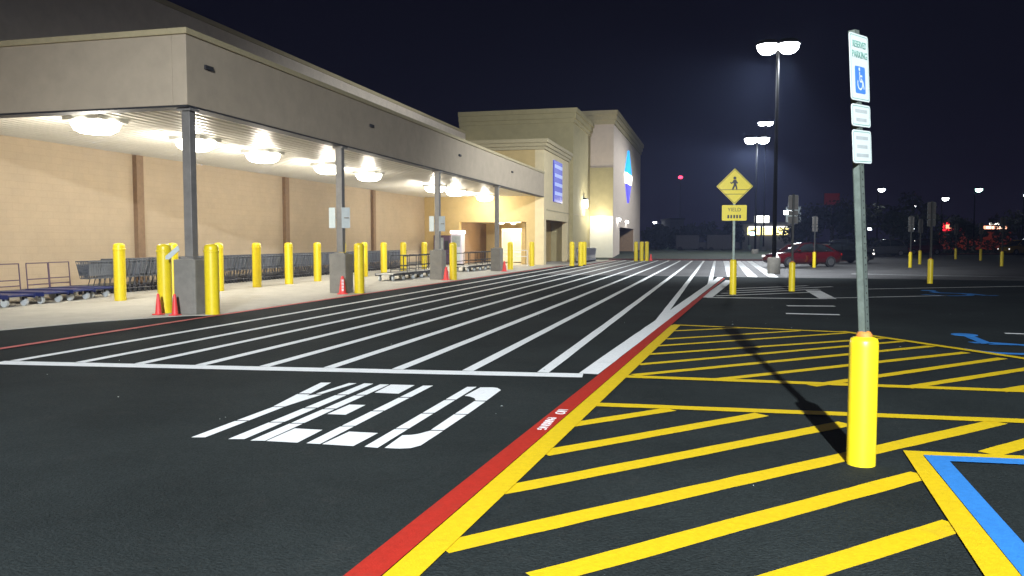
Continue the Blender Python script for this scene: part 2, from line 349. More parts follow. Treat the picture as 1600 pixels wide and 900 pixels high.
# yellow hatching, far
yf = thing('far_yellow_hatching','yellow diagonal stripes beyond the gap, ending near the red line','road marking', (2,12,0))
ye = MB()
for a,b in zip([9.6,11,13],[11,13,15.3]): ye.add([(edge(a)+.002,a,.012),(edge(a)+.17,a,.012),(edge(b)+.17,b,.012),(edge(b)+.002,b,.012)],[(0,1,2,3)])
ye.build('edge_stripe','yellow', yf)
st = MB(); stripe(st, G(966,588.5), G(1660,614), .17, Z2); st.build('border_stripe','yellow', yf)
st = MB(); stripe(st, G(1052,508), G(1320,519.5), .14, Z2); stripe(st, G(1315,518.5), G(1680,573), .16, Z2+.004); st.build('border_stripe','yellow', yf)
hatch(yf, [((1046,517.5),(1158,512.5),.12),((1041,530),(1249,517),.12),((1023,541),(1330,520),.12),((1010,554),(1385,528.5),.13),((997,570),(1410,533.5),.13),((990,586.5),(1457,541),.14),((1110,594.5),(1510,551),.14),((1268,603),(1567,560),.14),((1416,606),(1640,571),.14),((1563,611.5),(1680,592),.14)])
# small hatched island and bars further away, blue symbols
wi = thing('hatched_island_marking','pale hatched island painted round the yellow crossing sign bollard','road marking', (3,25,0))
hatch(wi, [((1104,465),(1292,467),.22),((1104,465),(1140,438),.3),((1270,454),(1294,467),.45),((1128,458.5),(1280,452),.16),((1118,462.5),(1275,456.5),.16),((1150,451),(1262,446.5),.16),((1137,455),(1300,448),.16)], 'white')
wb = thing('stop_bar_marking','two short white bars on the dark asphalt behind the sign post','road marking', (3,20,0))
hatch(wb, [((1230,478),(1304,478.5),.22),((1228,490),(1312,492),.22)], 'white', 'bar')
def isa(name, label, c, s, m):
    t = thing(name, label, 'road marking', c); mb = MB(); n = 22
    for i in range(n-5):
        a0 = R(200+i*270/(n-5)); a1 = R(200+(i+1)*270/(n-5))
        P = lambda a, r: (c[0]+s*(r*math.cos(a)-.1), c[1]+s*(r*math.sin(a)-.2), Z1)
        mb.add([P(a0,.42),P(a0,.56),P(a1,.56),P(a1,.42)], [(0,1,2,3)])
    pts = [(c[0]+s*a, c[1]+s*b) for a,b in ((-.1,.95),(-.12,.15),(.42,.15),(.62,-.5),(.85,-.42))]
    for p,q in zip(pts,pts[1:]): stripe(mb, p, q, .13*s, Z2)
    mb.build('symbol', m, t)
    hd = MB(); hd.prism([(c[0]+s*(-.1+.16*math.cos(2*math.pi*k/12)), c[1]+s*(1.15+.16*math.sin(2*math.pi*k/12))) for k in range(12)], 0, Z1); hd.build('head', m, t)
    return t
isa('bay_symbol','blue wheelchair symbol painted in the bay at the right edge', G(1568,541), 1.3, 'blue')
isa('bay_symbol','faint blue wheelchair symbol painted far out beside the yellow bollard', G(1480,459), 1.4, 'blue')
hatch(thing('bay_line_marking','thin pale bay lines on the dark lot at far right','road marking', (8,20,0)), [((1340,452),(1620,447),.14),((1290,466),(1480,462),.12),((1570,521),(1660,524),.14),((1330,428),(1640,434),.14)], 'white')

lt = MB(); rnd = random.Random(5)
for _ in range(55):
    x, y_ = rnd.uniform(-9,6), rnd.uniform(3.2,20); s_ = rnd.uniform(.006,.022); a = rnd.uniform(0,6.28); c_, d_ = math.cos(a)*s_, math.sin(a)*s_
    lt.add([(x-c_,y_-d_,.014),(x+d_*.5,y_-c_*.5,.016+s_*.3),(x+c_,y_+d_,.014),(x-d_*.5,y_+c_*.5,.018+s_*.3)], [(0,1,2,3)])
lt.build('litter','sign_grey', kind='stuff')
# ================================================================== THE STORE
XW, XF, ZS = -19.2, -10.9, 4.52
st = thing('store_building','long tan retail store with lit canopy and stepped entrance towers','building', (XW,40,0))
wall = MB().box(XW-.4,XW,-12,60.7,0,10.0).build('wall','block', st)
MB().box(XW-.5,XW+.06,-12,60.75,10.0,10.18).build('coping','trim', wall)
for yy in (13.8,23.5,33.2,42.9): MB().box(XW,XW+.16,yy-.17,yy+.17,0,ZS-.03).build('pilaster','brown', wall)
MB().box(XW+.001,XW+.05,15,51.5,0.02,.22).build('skirting','pedestal', wall)
# upper part of the main wall is smooth painted panel
MB().box(XW+.0,XW+.03,-12,60.7,6.0,9.99).build('upper_panel','parapet', wall)
# canopy
cn = MB().box(XW,XF-.3,15.2,51.45,5.72,5.9).build('canopy','stucco', st)
MB().box(XF-.35,XF,14.95,51.5,4.48,5.96).build('fascia','stucco', cn, .015)
MB().box(XW+.05,XF-.352,14.95,15.3,4.48,5.96).build('fascia','stucco', cn, .015)
MB().box(XF-.42,XF+.05,14.9,51.5,5.962,6.09).build('coping','trim', cn, .01)
MB().box(XW+.05,XF-.422,14.9,15.37,5.962,6.09).build('coping','trim', cn, .01)
MB().box(XF-.36,XF+.012,14.938,51.49,4.44,4.478).build('drip_edge','dark', cn)
MB().box(XW+.05,XF-.362,14.938,15.31,4.44,4.478).build('drip_edge','dark', cn)
np_ = 26; x0 = XW+.02; dx = (XF-.37-x0)/np_
pan = None
for i in range(np_):                                     # corrugated soffit pans running the length of the canopy
    a = x0+i*dx
    if pan is None:
        mb = MB(); prof = [(0,0),(.02,0),(.045,.03),(dx-.03,.03),(dx-.005,0)]
        vs = [(a+u,yy,ZS+w) for yy in (15.31,51.45) for u,w in prof]
        mb.add(vs, [(j,j+1,j+6,j+5) for j in range(4)]); pan = mb.build('soffit_panel','soffit', cn)
    else:
        o = pan.copy(); COL.objects.link(o); o.parent = cn; o.location.x = i*dx
MB().box(XW+.02,XF-.36,15.31,51.45,ZS+.06,ZS+.09).build('soffit_deck','soffit', cn)
for px,py in ((325,107),(580,197),(718,243),(800,269)):
    p = onX(px,py,XF); MB().box(XF,XF+.05,p.y-.14,p.y+.14,p.z-.04,p.z+.05).build('scupper','dark', cn)
for yy in (15.2,22.4,31.2,40.4):                          # columns on concrete pedestals
    c = MB().box(-11.16,-10.96,yy-.1,yy+.1,1.25,4.44).build('column','steel', st, .01)
    MB().box(-11.33,-10.79,yy-.27,yy+.27,0.0,1.2).build('pedestal','pedestal', c, .03)
    MB().box(-11.22,-10.90,yy-.16,yy+.16,1.2,1.24).build('base_plate','steel', c)
    MB().box(-11.22,-10.90,yy-.16,yy+.16,4.38,4.435).build('cap_plate','steel', c)
# portico at the canopy's end
YB = 51.5
pt = MB().box(XW,-16.7,YB,YB+.4,0,8.0).box(-16.7,-12.1,YB,YB+.4,2.85,8.0).box(-12.1,-11.5,YB,YB+.4,0,8.0).build('portico','yellowst', st)
MB().box(-11.5,XF,YB-.002,YB+.7,0,8.0).build('pier','cream', pt)
MB().box(-11.3,XF,YB+.7,60.75,3.0,8.0).build('sign_wall','cream', pt)
MB().box(-12.6,-12.3,YB+.7,60.75,0,3.0).build('recess_wall','yellowst', pt)
MB().box(-12.3,-11.0,YB+.7,60.75,3.0,3.06).build('recess_ceiling','brown', pt)
MB().box(-11.3,XF,60.0,60.75,0,3.0).build('pier','cream', pt)
MB().box(XW,-11.3,YB+.4,60.75,7.5,7.7).build('roof','trim', pt)
cx = MB()
for k,(o,z0,z1) in enumerate(((.10,7.55,7.75),(.20,7.752,7.98),(.30,7.982,8.22))): cx.box(XW,XF+o,YB-o,60.75,z0,z1)
cx.build('cornice','trim', pt)
MB().box(XF,XF+.03,52.3,60.7,3.62,3.68).build('reveal_strip','trim', pt)
# alcove with the sliding door
MB().box(-16.9,-16.7,YB+.4,58,0,2.85).build('alcove_wall','brown', pt)
MB().box(-16.7,-12.7,58,58.2,0,2.85).build('alcove_wall','yellowst', pt)
MB().box(-16.7,-12.7,YB+.4,58,2.86,2.95).build('alcove_ceiling','cream', pt)
sd = MB().box(-14.6,-12.9,54.6,54.75,2.25,2.45).build('sliding_door','alu', pt)
for x in (-14.6,-13.83,-12.98): MB().box(x,x+.09,54.62,54.72,0.02,2.25).build('door_frame','alu', sd)
for x in (-14.51,-13.74): MB().box(x,x+.68,54.65,54.67,0.1,2.25).build('pane','door_glass', sd)
MB().box(-14.6,-12.9,54.60,54.74,.75,.83).build('push_bar','alu', sd)
# olive tower
tw = MB().box(-19.7,-10.6,60.8,69.5,0,11.0).build('tower','olive', st)
cx = MB()
for o,z0,z1 in ((.10,10.6,10.9),(.22,10.902,11.3),(.34,11.302,11.65)): cx.box(-19.7,-10.6+o,60.8-o,69.45,z0,z1)
cx.build('cornice','olive', tw)
MB().box(-10.6,-10.57,60.9,69.4,3.6,3.66).build('reveal_strip','trim', tw)
# main entrance block
eb = MB().box(-20,-8.6,69.5,74.4,0,12.1).box(-20,-8.6,74.4,87.6,2.85,12.1).box(-20,-8.6,87.6,95,0,12.1).build('entrance_block','pink', st)
cx = MB()
for o,z0,z1 in ((.12,11.6,11.95),(.26,11.952,12.35),(.38,12.352,12.75)): cx.box(-20,-8.6+o,69.5-o,95,z0,z1)
cx.build('cornice','trim', eb)
MB().box(-10.6,-8.597,69.3,69.5,3.75,7.9).build('olive_band','olive', eb)
MB().box(-10.6,-8.597,69.42,69.5,0,3.74).build('plinth_panel','white_st', eb)
MB().box(-14.6,-14.3,74.4,87.6,0,2.85).build('recess_wall','brown', eb); MB().box(-14.3,-8.62,74.4,74.45,0,2.84).build('recess_side','brown', eb); MB().box(-14.3,-8.62,87.55,87.6,0,2.84).build('recess_side','brown', eb)
dd = MB().box(-14.3,-14.22,76,86,0,2.6).build('entrance_door','glass', eb)
for yy in (76,78.5,81,83.5,86): MB().box(-14.22,-14.16,yy-.06,yy+.06,0,2.6).build('mullion','alu', dd)

# facade signs
sg = thing('wall_sign','navy blue panel with four pale lettering rows on the cream portico wall','sign', (XF,56,4.3))
MB().box(XF,XF+.08,54.5,57.55,4.3,7.15).build('panel','sign_navy', sg)
for k in range(4):
    z = 4.78+k*.62
    for q in range(6): MB().box(XF+.08,XF+.11,54.75+q*.46,55.08+q*.46,z,z+.24).build('letter_block','sign_pale', sg)
sg = thing('diamond_sign','tall lit diamond logo, cyan above, white band, violet blue below, on entrance block','sign', (-8.6,81.2,5.7))
yc, zc, hw, hh = 80.8, 7.95, 2.9, 2.6
def dia(z0, z1, x0, x1, m, nm):
    def w(z): return hw*(1-abs(z-zc)/hh)
    ps = [(z, w(z)) for z in ([z0, zc, z1] if z0 < zc < z1 else [z0, z1])]
    pts = [(x0, yc-a, z) for z,a in ps]+[(x0, yc+a, z) for z,a in ps[::-1] if a > 1e-6]
    MB().plate(pts, (1,0,0), x1-x0).build(nm, m, sg)
dia(zc+.27, zc+hh, -8.6, -8.42, 'lit_cyan', 'upper_panel'); dia(zc-hh, zc-.77, -8.6, -8.42, 'lit_blue', 'lower_panel'); dia(zc-.75, zc+.25, -8.6, -8.40, 'lit_white', 'name_band')
# canopy lights
for i,(px,py,big) in enumerate(((152,190,1),(307,220,1),(420,240,1),(510,260,1),(578,272,1),(677,292,1),(717,298,1),(748,307,1))):
    p = G(px,py,4.45); yy = p.y; x = -14.45
    lab = ['nearest','second','third','fourth','fifth','sixth','seventh','farthest'][i]
    t = thing('canopy_light', f'{lab} glowing dome light counted from the near end of the canopy soffit','ceiling light', (x,yy,4.4), 0, 'lit fixtures under the canopy')
    MB().box(x-.5,x+.5,yy-.5,yy+.5,4.441,ZS+.03).build('housing','alu', t)
    MB().lathe([(.2,4.16),(.36,4.18),(.48,4.25),(.54,4.36),(.55,4.44)], (x,yy,0), 24).build('lens','lens', t)
    lamp('canopy_lamp','POINT',(x,yy,3.92),P_CANOPY,t,(1,.93,.80),.22)
for i,(x,yy) in enumerate(((-13.9,51.98),(-13.2,52.4),(-12.6,52.9))):
    t = thing('alcove_light', ['left','middle','right'][i]+' small lit light under the door alcove ceiling','ceiling light', (x,yy,2.8), 0, 'lights over the sliding door')
    MB().box(x-.16,x+.16,yy-.16,yy+.16,2.8,2.86).build('housing','alu', t); MB().box(x-.13,x+.13,yy-.13,yy+.13,2.73,2.8).build('lens','lens', t)
lamp('alcove_lamp','POINT',(-13.4,53.6,2.4),330,t,(1,.9,.65),.15)
p = onX(912,318,-10.6)
t = thing('wall_lamp','bright wall lamp on the olive tower beside the pale plinth','lamp', (-10.6,p.y,p.z))
MB().box(-10.6,-10.25,p.y-.3,p.y+.3,p.z+.3,p.z+.45).build('housing','dark', t); MB().box(-10.6,-10.3,p.y-.26,p.y+.26,p.z-.35,p.z+.3).build('lens','lens', t)
lamp('tower_light','POINT',(-9.9,p.y,p.z-.1),P_PACK,t,(1,.95,.78),.15)
lamp('tower_light','POINT',(-9.6,68.4,3.5),P_PACK*.5,t,(1,.95,.8),.15)  # added fill light to brighten the tower foot, no fixture of its own
for i,(px,py,w) in enumerate(((965,343,.5),(978,347,.3))):
    p = onX(px,py,-8.6)
    t = thing('entrance_light', ['larger','smaller'][i]+' white light above the dark entrance opening','lamp', (-8.6,p.y,p.z), 0, 'lights over the entrance opening')
    MB().box(-8.6,-8.35,p.y-w,p.y+w,p.z+.1,p.z+.16).build('housing','dark', t); MB().box(-8.6,-8.38,p.y-w,p.y+w,p.z-.12,p.z+.1).build('lens','far_lens', t)

# ================================================================== BOLLARDS
def bollard_mesh(root, r, h, m='bollard'):
    MB().lathe([(r,0),(r,h-.10),(r*.985,h-.05),(r*.9,h-.015),(r*.6,h+.012),(r*.2,h+.02)], root.location).build('sleeve', m, root)
    MB().lathe([(r+.012,h-.16),(r+.014,h-.14),(r+.012,h-.12),(r,h-.118)], root.location).build('band','bollard', root)
    
b0 = thing('bollard','x','bollard', (0,0,0), 0, 'tall yellow bollards under the canopy'); bollard_mesh(b0, .15, 1.5)
first = True
def tall(x, y, label, group='tall yellow bollards under the canopy'):
    global first
    if first: o = b0; o.location = (x,y,.012); o['label'] = label; first = False
    else: o = copy_tree(b0, (x,y,.012), 0, label)
    o['group'] = group; return o
row = [18.0,20.1,22.25,24.35,26.4,28.5,30.6,32.65,34.7,37.0,39.8]
rl_ = ['yellow bollard standing alone before the near end of the cart row','yellow bollard half hidden behind the nearest concrete pedestal','yellow bollard right of the nearest column, close to the carts',
 'third clear yellow bollard along the cart row','fourth clear yellow bollard along the cart row','yellow bollard just left of the second column','yellow bollard hidden behind the second column','yellow bollard behind the one at the second column',
 'yellow bollard where the grey cart row ends','yellow bollard beside the thin cart rail','yellow bollard by the back wall left of the third column']
for yy,l in zip(row, rl_): tall(-15.3+(yy-18)*.02, yy, l)
for x,yy,l in ((-11.72,15.15,'yellow bollard left of the nearest concrete pedestal'),(-10.5,15.1,'yellow bollard right of the nearest concrete pedestal'),(-10.42,22.3,'yellow bollard with caution cone at the second column'),
               (-10.3,30.9,'yellow bollard right of the third column pedestal'),(-10.9,42.6,'yellow bollard behind the fourth column'),(-11.1,48.8,'yellow bollard in front of the sliding door'),
               (-8.7,49.6,'left bollard of the yellow pair by the portico'),(-8.2,49.9,'right bollard of the yellow pair by the portico'),(-8.4,52.6,'short looking yellow bollard just behind the pair'),
               (-5.95,62.6,'left bollard of the yellow cluster by the far entrance'),(-5.55,63.0,'middle bollard of the yellow cluster by the far entrance'),(-5.2,63.6,'right bollard of the yellow cluster by the far entrance')):
    tall(x, yy, l, 'yellow bollards at columns and entrances')

# sign bollards on the lot
def sign_root(label): return thing('parking_sign', label, 'sign', (0,0,0), 0, 'accessible parking signs on yellow bollards')
def rounded(w, h, z, r=.02, n=3, y=0):
    pts = []
    for cx_,cz_,a0 in ((w/2-r,h/2-r,0),(-w/2+r,h/2-r,90),(-w/2+r,-h/2+r,180),(w/2-r,-h/2+r,270)):
        for k in range(n+1): a = R(a0+90*k/n); pts.append((cx_+r*math.cos(a), y, z+cz_+r*math.sin(a)))
    return pts
def make_parking_sign(label, lean=0, rz=0):
    t = sign_root(label)
    MB().lathe([(.098,0),(.098,.85),(.096,.885),(.088,.908),(.055,.92)], (0,0,0)).build('bollard_sleeve','bollard', t)
    MB().lathe([(.055,.90),(.055,.935),(.042,.955),(.03,.96)], (0,0,0), 12).build('collar','rust', t)
    po = MB().box(-.032,.032,-.026,-.020,.9,3.06).box(-.032,-.026,-.026,.026,.9,3.06).box(.026,.032,-.026,.026,.9,3.06).box(-.032,.032,.020,.026,.9,3.06).build('post','galv', t)
    h_ = MB()
    for k in range(42): h_.tube((0,-.0265,.98+k*.05),(0,-.0285,.98+k*.05),.006,8)
    h_.build('post_hole','sign_black', po)
    F = lambda z: frame((0,-.036,z),(1,0,0),(0,0,1))
    for w,h,z in ((.305,.457,2.80),(.305,.152,2.47),(.305,.229,2.255)):
        pl = MB().plate(rounded(w,h,z,.022,3,-.029), (0,-1,0), .004).build('plate','sign_white', t)
        MB().plate(rounded(w-.004,h-.004,z,.02,3,-.0265), (0,-1,0), .0022).build('plate_back','plate_back', pl)
        br = MB(); o_ = rounded(w-.02,h-.02,z,.018,3,-.0332); i_ = rounded(w-.03,h-.03,z,.014,3,-.0332); n = len(o_)
        br.add(o_+i_, [(k,(k+1)%n,(k+1)%n+n,k+n) for k in range(n)]); br.build('border','sign_green', pl)
        if h > .4:
            text('RESERVED', .062, 'sign_green', pl, F(z+.155), 'lettering', .001, sx=.8); text('PARKING', .066, 'sign_green', pl, F(z+.085), 'lettering', .001, sx=.9)
            sq = MB().plate(rounded(.165,.185,z-.085,.012,2,-.0335), (0,-1,0), .001).build('symbol_panel','sign_blue', pl)
            cx_, cz_ = -.006, z-.11; wm = MB(); n = 16
            P = lambda a, r: (cx_+r*math.cos(a), -.0352, cz_+r*math.sin(a))
            for k in range(12):
                a0, a1 = R(150+k*15*1.5), R(150+(k+1)*15*1.5); wm.add([P(a0,.034),P(a0,.046),P(a1,.046),P(a1,.034)], [(0,1,2,3)])
            def sb(p, q, w2): 
                d = Vector((q[0]-p[0],0,q[1]-p[1])).normalized(); a = Vector((-d.z,0,d.x))*w2/2; pp = Vector((p[0],-.0354,p[1])); qq = Vector((q[0],-.0354,q[1])); wm.add([pp-a,qq-a,qq+a,pp+a],[(0,1,2,3)])
            for p,q in (((-.012,z-.03),(-.008,z-.095)),((-.008,z-.095),(.04,z-.095)),((.04,z-.095),(.056,z-.145)),((-.01,z-.058),(.032,z-.058))): sb(p, q, .013)
            wm.add([(-.013+.013*math.cos(a), -.0353, z-.012+.013*math.sin(a)) for a in [2*math.pi*k/12 for k in range(12)]], [tuple(range(12))])
            wm.build('symbol','sign_white', pl)
        else:
            for k in range(2 if h < .2 else 3):
                zz = z+(.03-.06*k if h < .2 else .06-.06*k); MB().box(-.1+.015*(k%2),.1-.015*(k%2),-.0336,-.0332,zz-.012,zz+.012).build('text_row','sign_grey', pl)
    return t
SG0 = make_parking_sign('nearest sign post with RESERVED PARKING plate in a tall yellow bollard')
others = [((1237,455),'second sign post from the near post, showing the grey backs of its plates'),((1272,418),'sign post and bollard in front of the red car'),((1453,443),'sign post in the yellow bollard right of the near post'),
          ((1422,418),'far sign post left of the pair by the dark hedge'),((1437,413),'far sign post at the right of the pair by the hedge'),((1493,405),'dim sign bollard far off under the red lit sign'),((1532,407),'dim sign bollard far off before the red walled restaurant'),((1565,416),'bright far yellow sign bollard near the right edge')]
for (px,py),l in others:
    o = copy_tree(SG0, G(px,py), R(random.uniform(176,200)), l)
    for ch in o.children:
        if ch.name.startswith('post'):  # far posts take the darkened copy in place of dimmer light
            if 'DULL' not in globals(): DULL = ch.data.copy(); DULL.materials[0] = M['dim_post']
            ch.data = DULL
SG0.location = G(1345,725); SG0.rotation_euler = (0,0,R(58))
for ch in SG0.children:                                  # the near post leans a little to the left
    if ch.name.startswith(('post','plate')):
        ax = Matrix.Rotation(R(58),3,'Z').transposed() @ _fh
        ch.rotation_euler = Matrix.Rotation(-.060,4,ax).to_euler(); 
        piv = Vector((0,0,.92)); ch.location = piv - Matrix.Rotation(-.060,3,ax) @ piv
# pedestrian crossing sign
ps = thing('crossing_sign','yellow diamond pedestrian crossing sign with small yellow plate on a bollard','sign', (0,0,0))
MB().lathe([(.10,0),(.10,.95),(.095,1.0),(.08,1.03),(.04,1.04)], (0,0,0)).build('bollard_sleeve','bollard', ps)
MB().box(-.035,.035,-.02,-.014,1.0,3.7).box(-.035,-.029,-.02,.03,1.0,3.7).box(.029,.035,-.02,.03,1.0,3.7).build('post','galv', ps)
dz, hd = 3.2, .53
pl = MB().plate([(0,-.024,dz-hd),(hd,-.024,dz),(0,-.024,dz+hd),(-hd,-.024,dz)], (0,-1,0), .004).build('diamond_plate','sign_yellow', ps)
br = MB(); o_ = [(0,-.0285,dz-hd*.95),(hd*.95,-.0285,dz),(0,-.0285,dz+hd*.95),(-hd*.95,-.0285,dz)]; i_ = [(x*.965,y_,dz+(z-dz)*.965) for x,y_,z in o_]
br.add(o_+i_, [(k,(k+1)%4,(k+1)%4+4,k+4) for k in range(4)]); br.build('border','sign_black', pl)
fg = MB()
def limb(p, q, w1, w2, y=-.029):
    d = Vector((q[0]-p[0],0,q[1]-p[1])).normalized(); a = Vector((-d.z,0,d.x)); P_ = Vector((p[0],y,p[1])); Q_ = Vector((q[0],y,q[1])); fg.plate([P_-a*w1/2,Q_-a*w2/2,Q_+a*w2/2,P_+a*w1/2], (0,-1,0), .001)
fg.plate([(.0+.045*math.cos(2*math.pi*k/14),-.029,dz+.245+.045*math.sin(2*math.pi*k/14)) for k in range(14)], (0,-1,0), .001)
limb((0,dz+.195),(.01,dz+.04),.10,.08); limb((.0,dz+.17),(-.10,dz+.08),.05,.035,-.0305); limb((-.1,dz+.08),(-.12,dz+.13),.035,.03,-.032); limb((.01,dz+.17),(.085,dz+.09),.045,.035,-.0305)
limb((0,dz+.05),(-.06,dz-.09),.06,.045,-.0305); limb((.02,dz+.05),(.05,dz-.02),.06,.045,-.032); limb((.05,dz-.02),(.06,dz-.09),.045,.04,-.0305)
fg.build('walking_figure','sign_black', pl)
MB().box(-.42,.42,-.0292,-.0285,dz-.105,dz-.09).box(-.29,.29,-.0292,-.0285,dz-.235,dz-.22).build('crosswalk_lines','sign_black', pl)
pl = MB().plate(rounded(.72,.46,2.42,.03,3,-.024), (0,-1,0), .004).build('lower_plate','sign_yellow', ps)
text('YIELD', .15, 'sign_black', pl, frame((0,-.029,2.51),(1,0,0),(0,0,1)), 'lettering', .0008)
for q in range(5): MB().box(-.2+q*.085,-.145+q*.085,-.0292,-.0285,2.26,2.36).build('letter_block','sign_black', pl)
ps.location = G(1145,460); ps.rotation_euler = (0,0,R(9))
# column signs
for yy,l,px in ((22.4,'pair of pale plates wrapped round the second column',0),(31.2,'pair of pale plates wrapped round the third column',1)):
    t = thing('column_sign', l, 'sign', (-11.06,yy,2.6), 0, 'pale signs on canopy columns')
    z0,z1 = (1.98,2.6)
    MB().plate([(-11.38,yy-.13,z0),(-11.17,yy-.13,z0),(-11.17,yy-.13,z1),(-11.38,yy-.13,z1)], (0,-1,0), .006).build('plate','sign_white', t)
    MB().plate([(-10.96,yy-.14,z0),(-10.72,yy-.06,z0),(-10.72,yy-.06,z1),(-10.96,yy-.14,z1)], (.3,-1,0), .006).build('plate','sign_grey', t)
    MB().box(-11.38,-10.74,yy-.122,yy-.104,(z0+z1)/2-.02,(z0+z1)/2+.02).build('bracket','steel', t)

t = thing('paper_sheet','crumpled white paper lying on top of the nearest concrete pedestal','paper', (-11.2,14.95,1.2))
MB().plate([(-11.46,14.86,1.20),(-11.36,14.86,1.20),(-11.10,14.86,1.40),(-11.14,14.86,1.50),(-11.22,14.86,1.44),(-11.45,14.86,1.27)], (0,-1,-.15), .012).build('sheet','sign_white', t)
# caution cones
def cone(label):
    t = thing('caution_cone', label, 'cone', (0,0,0), 0, 'red caution cones at the column bases')
    MB().lathe([(.115,.03),(.108,.05),(.07,.34),(.045,.50),(.032,.53),(.012,.54)], (0,0,0), 16).build('body','cone', t)
    MB().box(-.15,.15,-.15,.15,0,.03).build('base','cone', t, .01)
    return t
c0 = cone('x')
cc = None
for p,l in (((-10.72,21.78),'red cone with white lettering beside the second column'),((-11.56,14.72),'red cone at the left foot of the nearest pedestal'),((-11.12,14.68),'red cone in front of the nearest pedestal'),((-10.5,30.6),'red cone at the foot of the third column'),((-10.55,40.0),'red cone at the foot of the fourth column'),((-4.9,63.9),'red cone beside the far bollard cluster')):
    o = c0 if cc is None else copy_tree(c0); cc = o; o.location = (*p,.012); o['label'] = l
    if 'nearest' in l: o.scale = (.62,.62,.85)
for i in range(4):                                        # upright white words on the first cone
    z0 = .10+.09*i; r = .112-(z0-.05)*.125
    b_ = MB()
    for q in (-.02,.012): b_.plate([(q,-r-.004,z0),(q+.022,-r-.004,z0),(q+.022,-r+.006,z0+.07),(q,-r+.006,z0+.07)], (0,-1,0), .003)
    o = b_.build('lettering','sign_white', None); o.parent = c0; o['kind'] = 'stuff'
c0.rotation_euler = (0,0,R(24))

# ================================================================== CARTS
def make_cart(m_b, m_f):
    t = thing('shopping_cart','x','shopping cart', (0,0,0))
    b = MB(); zb, ztp = .48, .98
    def rect(z, x0, x1, w0, w1): return [Vector((-w0,x0,z)),Vector((w0,x0,z)),Vector((w1,x1,z)),Vector((-w1,x1,z))]
    lo = rect(zb, -.32,.46,.22,.16); hi = rect(ztp, -.44,.55,.29,.22)
    for k in range(6):
        f = k/5; q = [a.lerp(c,f) for a,c in zip(lo,hi)]
        for i in range(4): b.bar(q[i], q[(i+1)%4], .026 if k in (0,5) else .013)
    for i in range(4):
        for k in range(7 if i%2 == 0 else 11):
            f = k/(6 if i%2 == 0 else 10); b.bar(lo[i].lerp(lo[(i+1)%4],f), hi[i].lerp(hi[(i+1)%4],f), .013)
    for k in range(8): f = k/7; b.bar(lo[0].lerp(lo[3],f), lo[1].lerp(lo[2],f), .010)
    for sx_ in (-1,1): b.add([(sx_*.222,-.36,.56),(sx_*.185,.48,.56),(sx_*.205,.53,.90),(sx_*.27,-.42,.90)], [(0,1,2,3)])
    b.build('basket', m_b, t)
    f = MB()
    for s in (-1,1):
        f.tube((s*.27,-.42,.13),(s*.17,.50,.13),.016,6); f.tube((s*.27,-.42,.13),(s*.27,-.40,.50),.016,6); f.tube((s*.27,-.40,.5),(s*.28,-.52,1.02),.016,6); f.tube((s*.17,.2,.13),(s*.18,.05,.48),.014,6)
    f.tube((-.17,.5,.13),(.17,.5,.13),.014,6); f.box(-.2,.2,-.3,.42,.20,.215)
    f.build('chassis', m_f, t)
    MB().tube((-.29,-.53,1.02),(.29,-.53,1.02),.022,8).build('handle','cart_grey', t)
    for x,y_ in ((-.27,-.40),(.27,-.40),(-.17,.46),(.17,.46)): MB().tube((x-.018,y_,.065),(x+.018,y_,.065),.063,10).build('wheel','black', t)
    return t
ct = make_cart('cart_grey','cart_frame')
G1 = 'grey carts nested along the tan wall'
NC = 112
for i in range(NC):
    l = 'grey shopping cart nested in the long row along the tan wall' if 0 < i < NC-1 else ('first grey shopping cart at the near end of the long row' if i == 0 else 'last grey shopping cart at the far end of the long row')
    o = ct if i == 0 else copy_tree(ct)
    o.location = (-17.75+random.uniform(-.02,.02), 19.95+i*.211, .012); o.rotation_euler = (0,0,R(180+random.uniform(-1,1))); o['label'] = l; o['group'] = G1
ct2 = make_cart('cart_silver','cart_silver')
for i in range(14):
    o = ct2 if i == 0 else copy_tree(ct2)
    o.location = (-9.35, 57.2+i*.42, .012); o['label'] = 'silver shopping cart nested in the short row before the olive tower'; o['group'] = 'silver carts by the olive tower'
def make_flatbed(deck, fr, hoop=True):
    t = thing('flatbed_cart','x','flatbed cart', (0,0,0))
    MB().box(-.75,.75,-.38,.38,.24,.29).build('deck', deck, t, .01)
    for s_ in (-1,1): MB().box(-.76,.76,min(s_*.381,s_*.40),max(s_*.381,s_*.40),.20,.30).build('side_rail','cart_blue' if deck == 'cart_blue' else 'dark', t)
    for x in (-.55,.55):
        for y_ in (-.28,.28): 
            w = MB().tube((x,y_-.03,.10),(x,y_+.03,.10),.10,14).build('wheel','wheel_grey', t); MB().box(x-.03,x+.03,y_-.045,y_+.045,.15,.24).build('fork','dark', w)
    if hoop:
        h = MB()
        for s in (-.36,.36): h.tube((-.72,s,.27),(-.76,s,.98),.016,6)
        for z in (.40,.55,.98): h.tube((-.735-.025*(z-.3),-.36,z),(-.735-.025*(z-.3),.36,z),.016,6)
        h.build('hoop', fr, t)
    return t
fb = make_flatbed('cart_blue','purple')
for i,(x,yy,l) in enumerate(((-16.9,15.7,'blue flatbed cart cut by the left picture edge'),(-17.0,16.85,'blue flatbed cart second from the left edge'),(-17.1,17.9,'blue flatbed cart with dark hoop left of the grey cart row'),(-17.25,18.8,'blue flatbed cart with hoop against the first grey cart'))):
    o = fb if i == 0 else copy_tree(fb); o.location = (x,yy,.012); o['label'] = l; o['group'] = 'blue flatbed carts at the left'
fw = make_flatbed('deck_white','dark')
k = 0
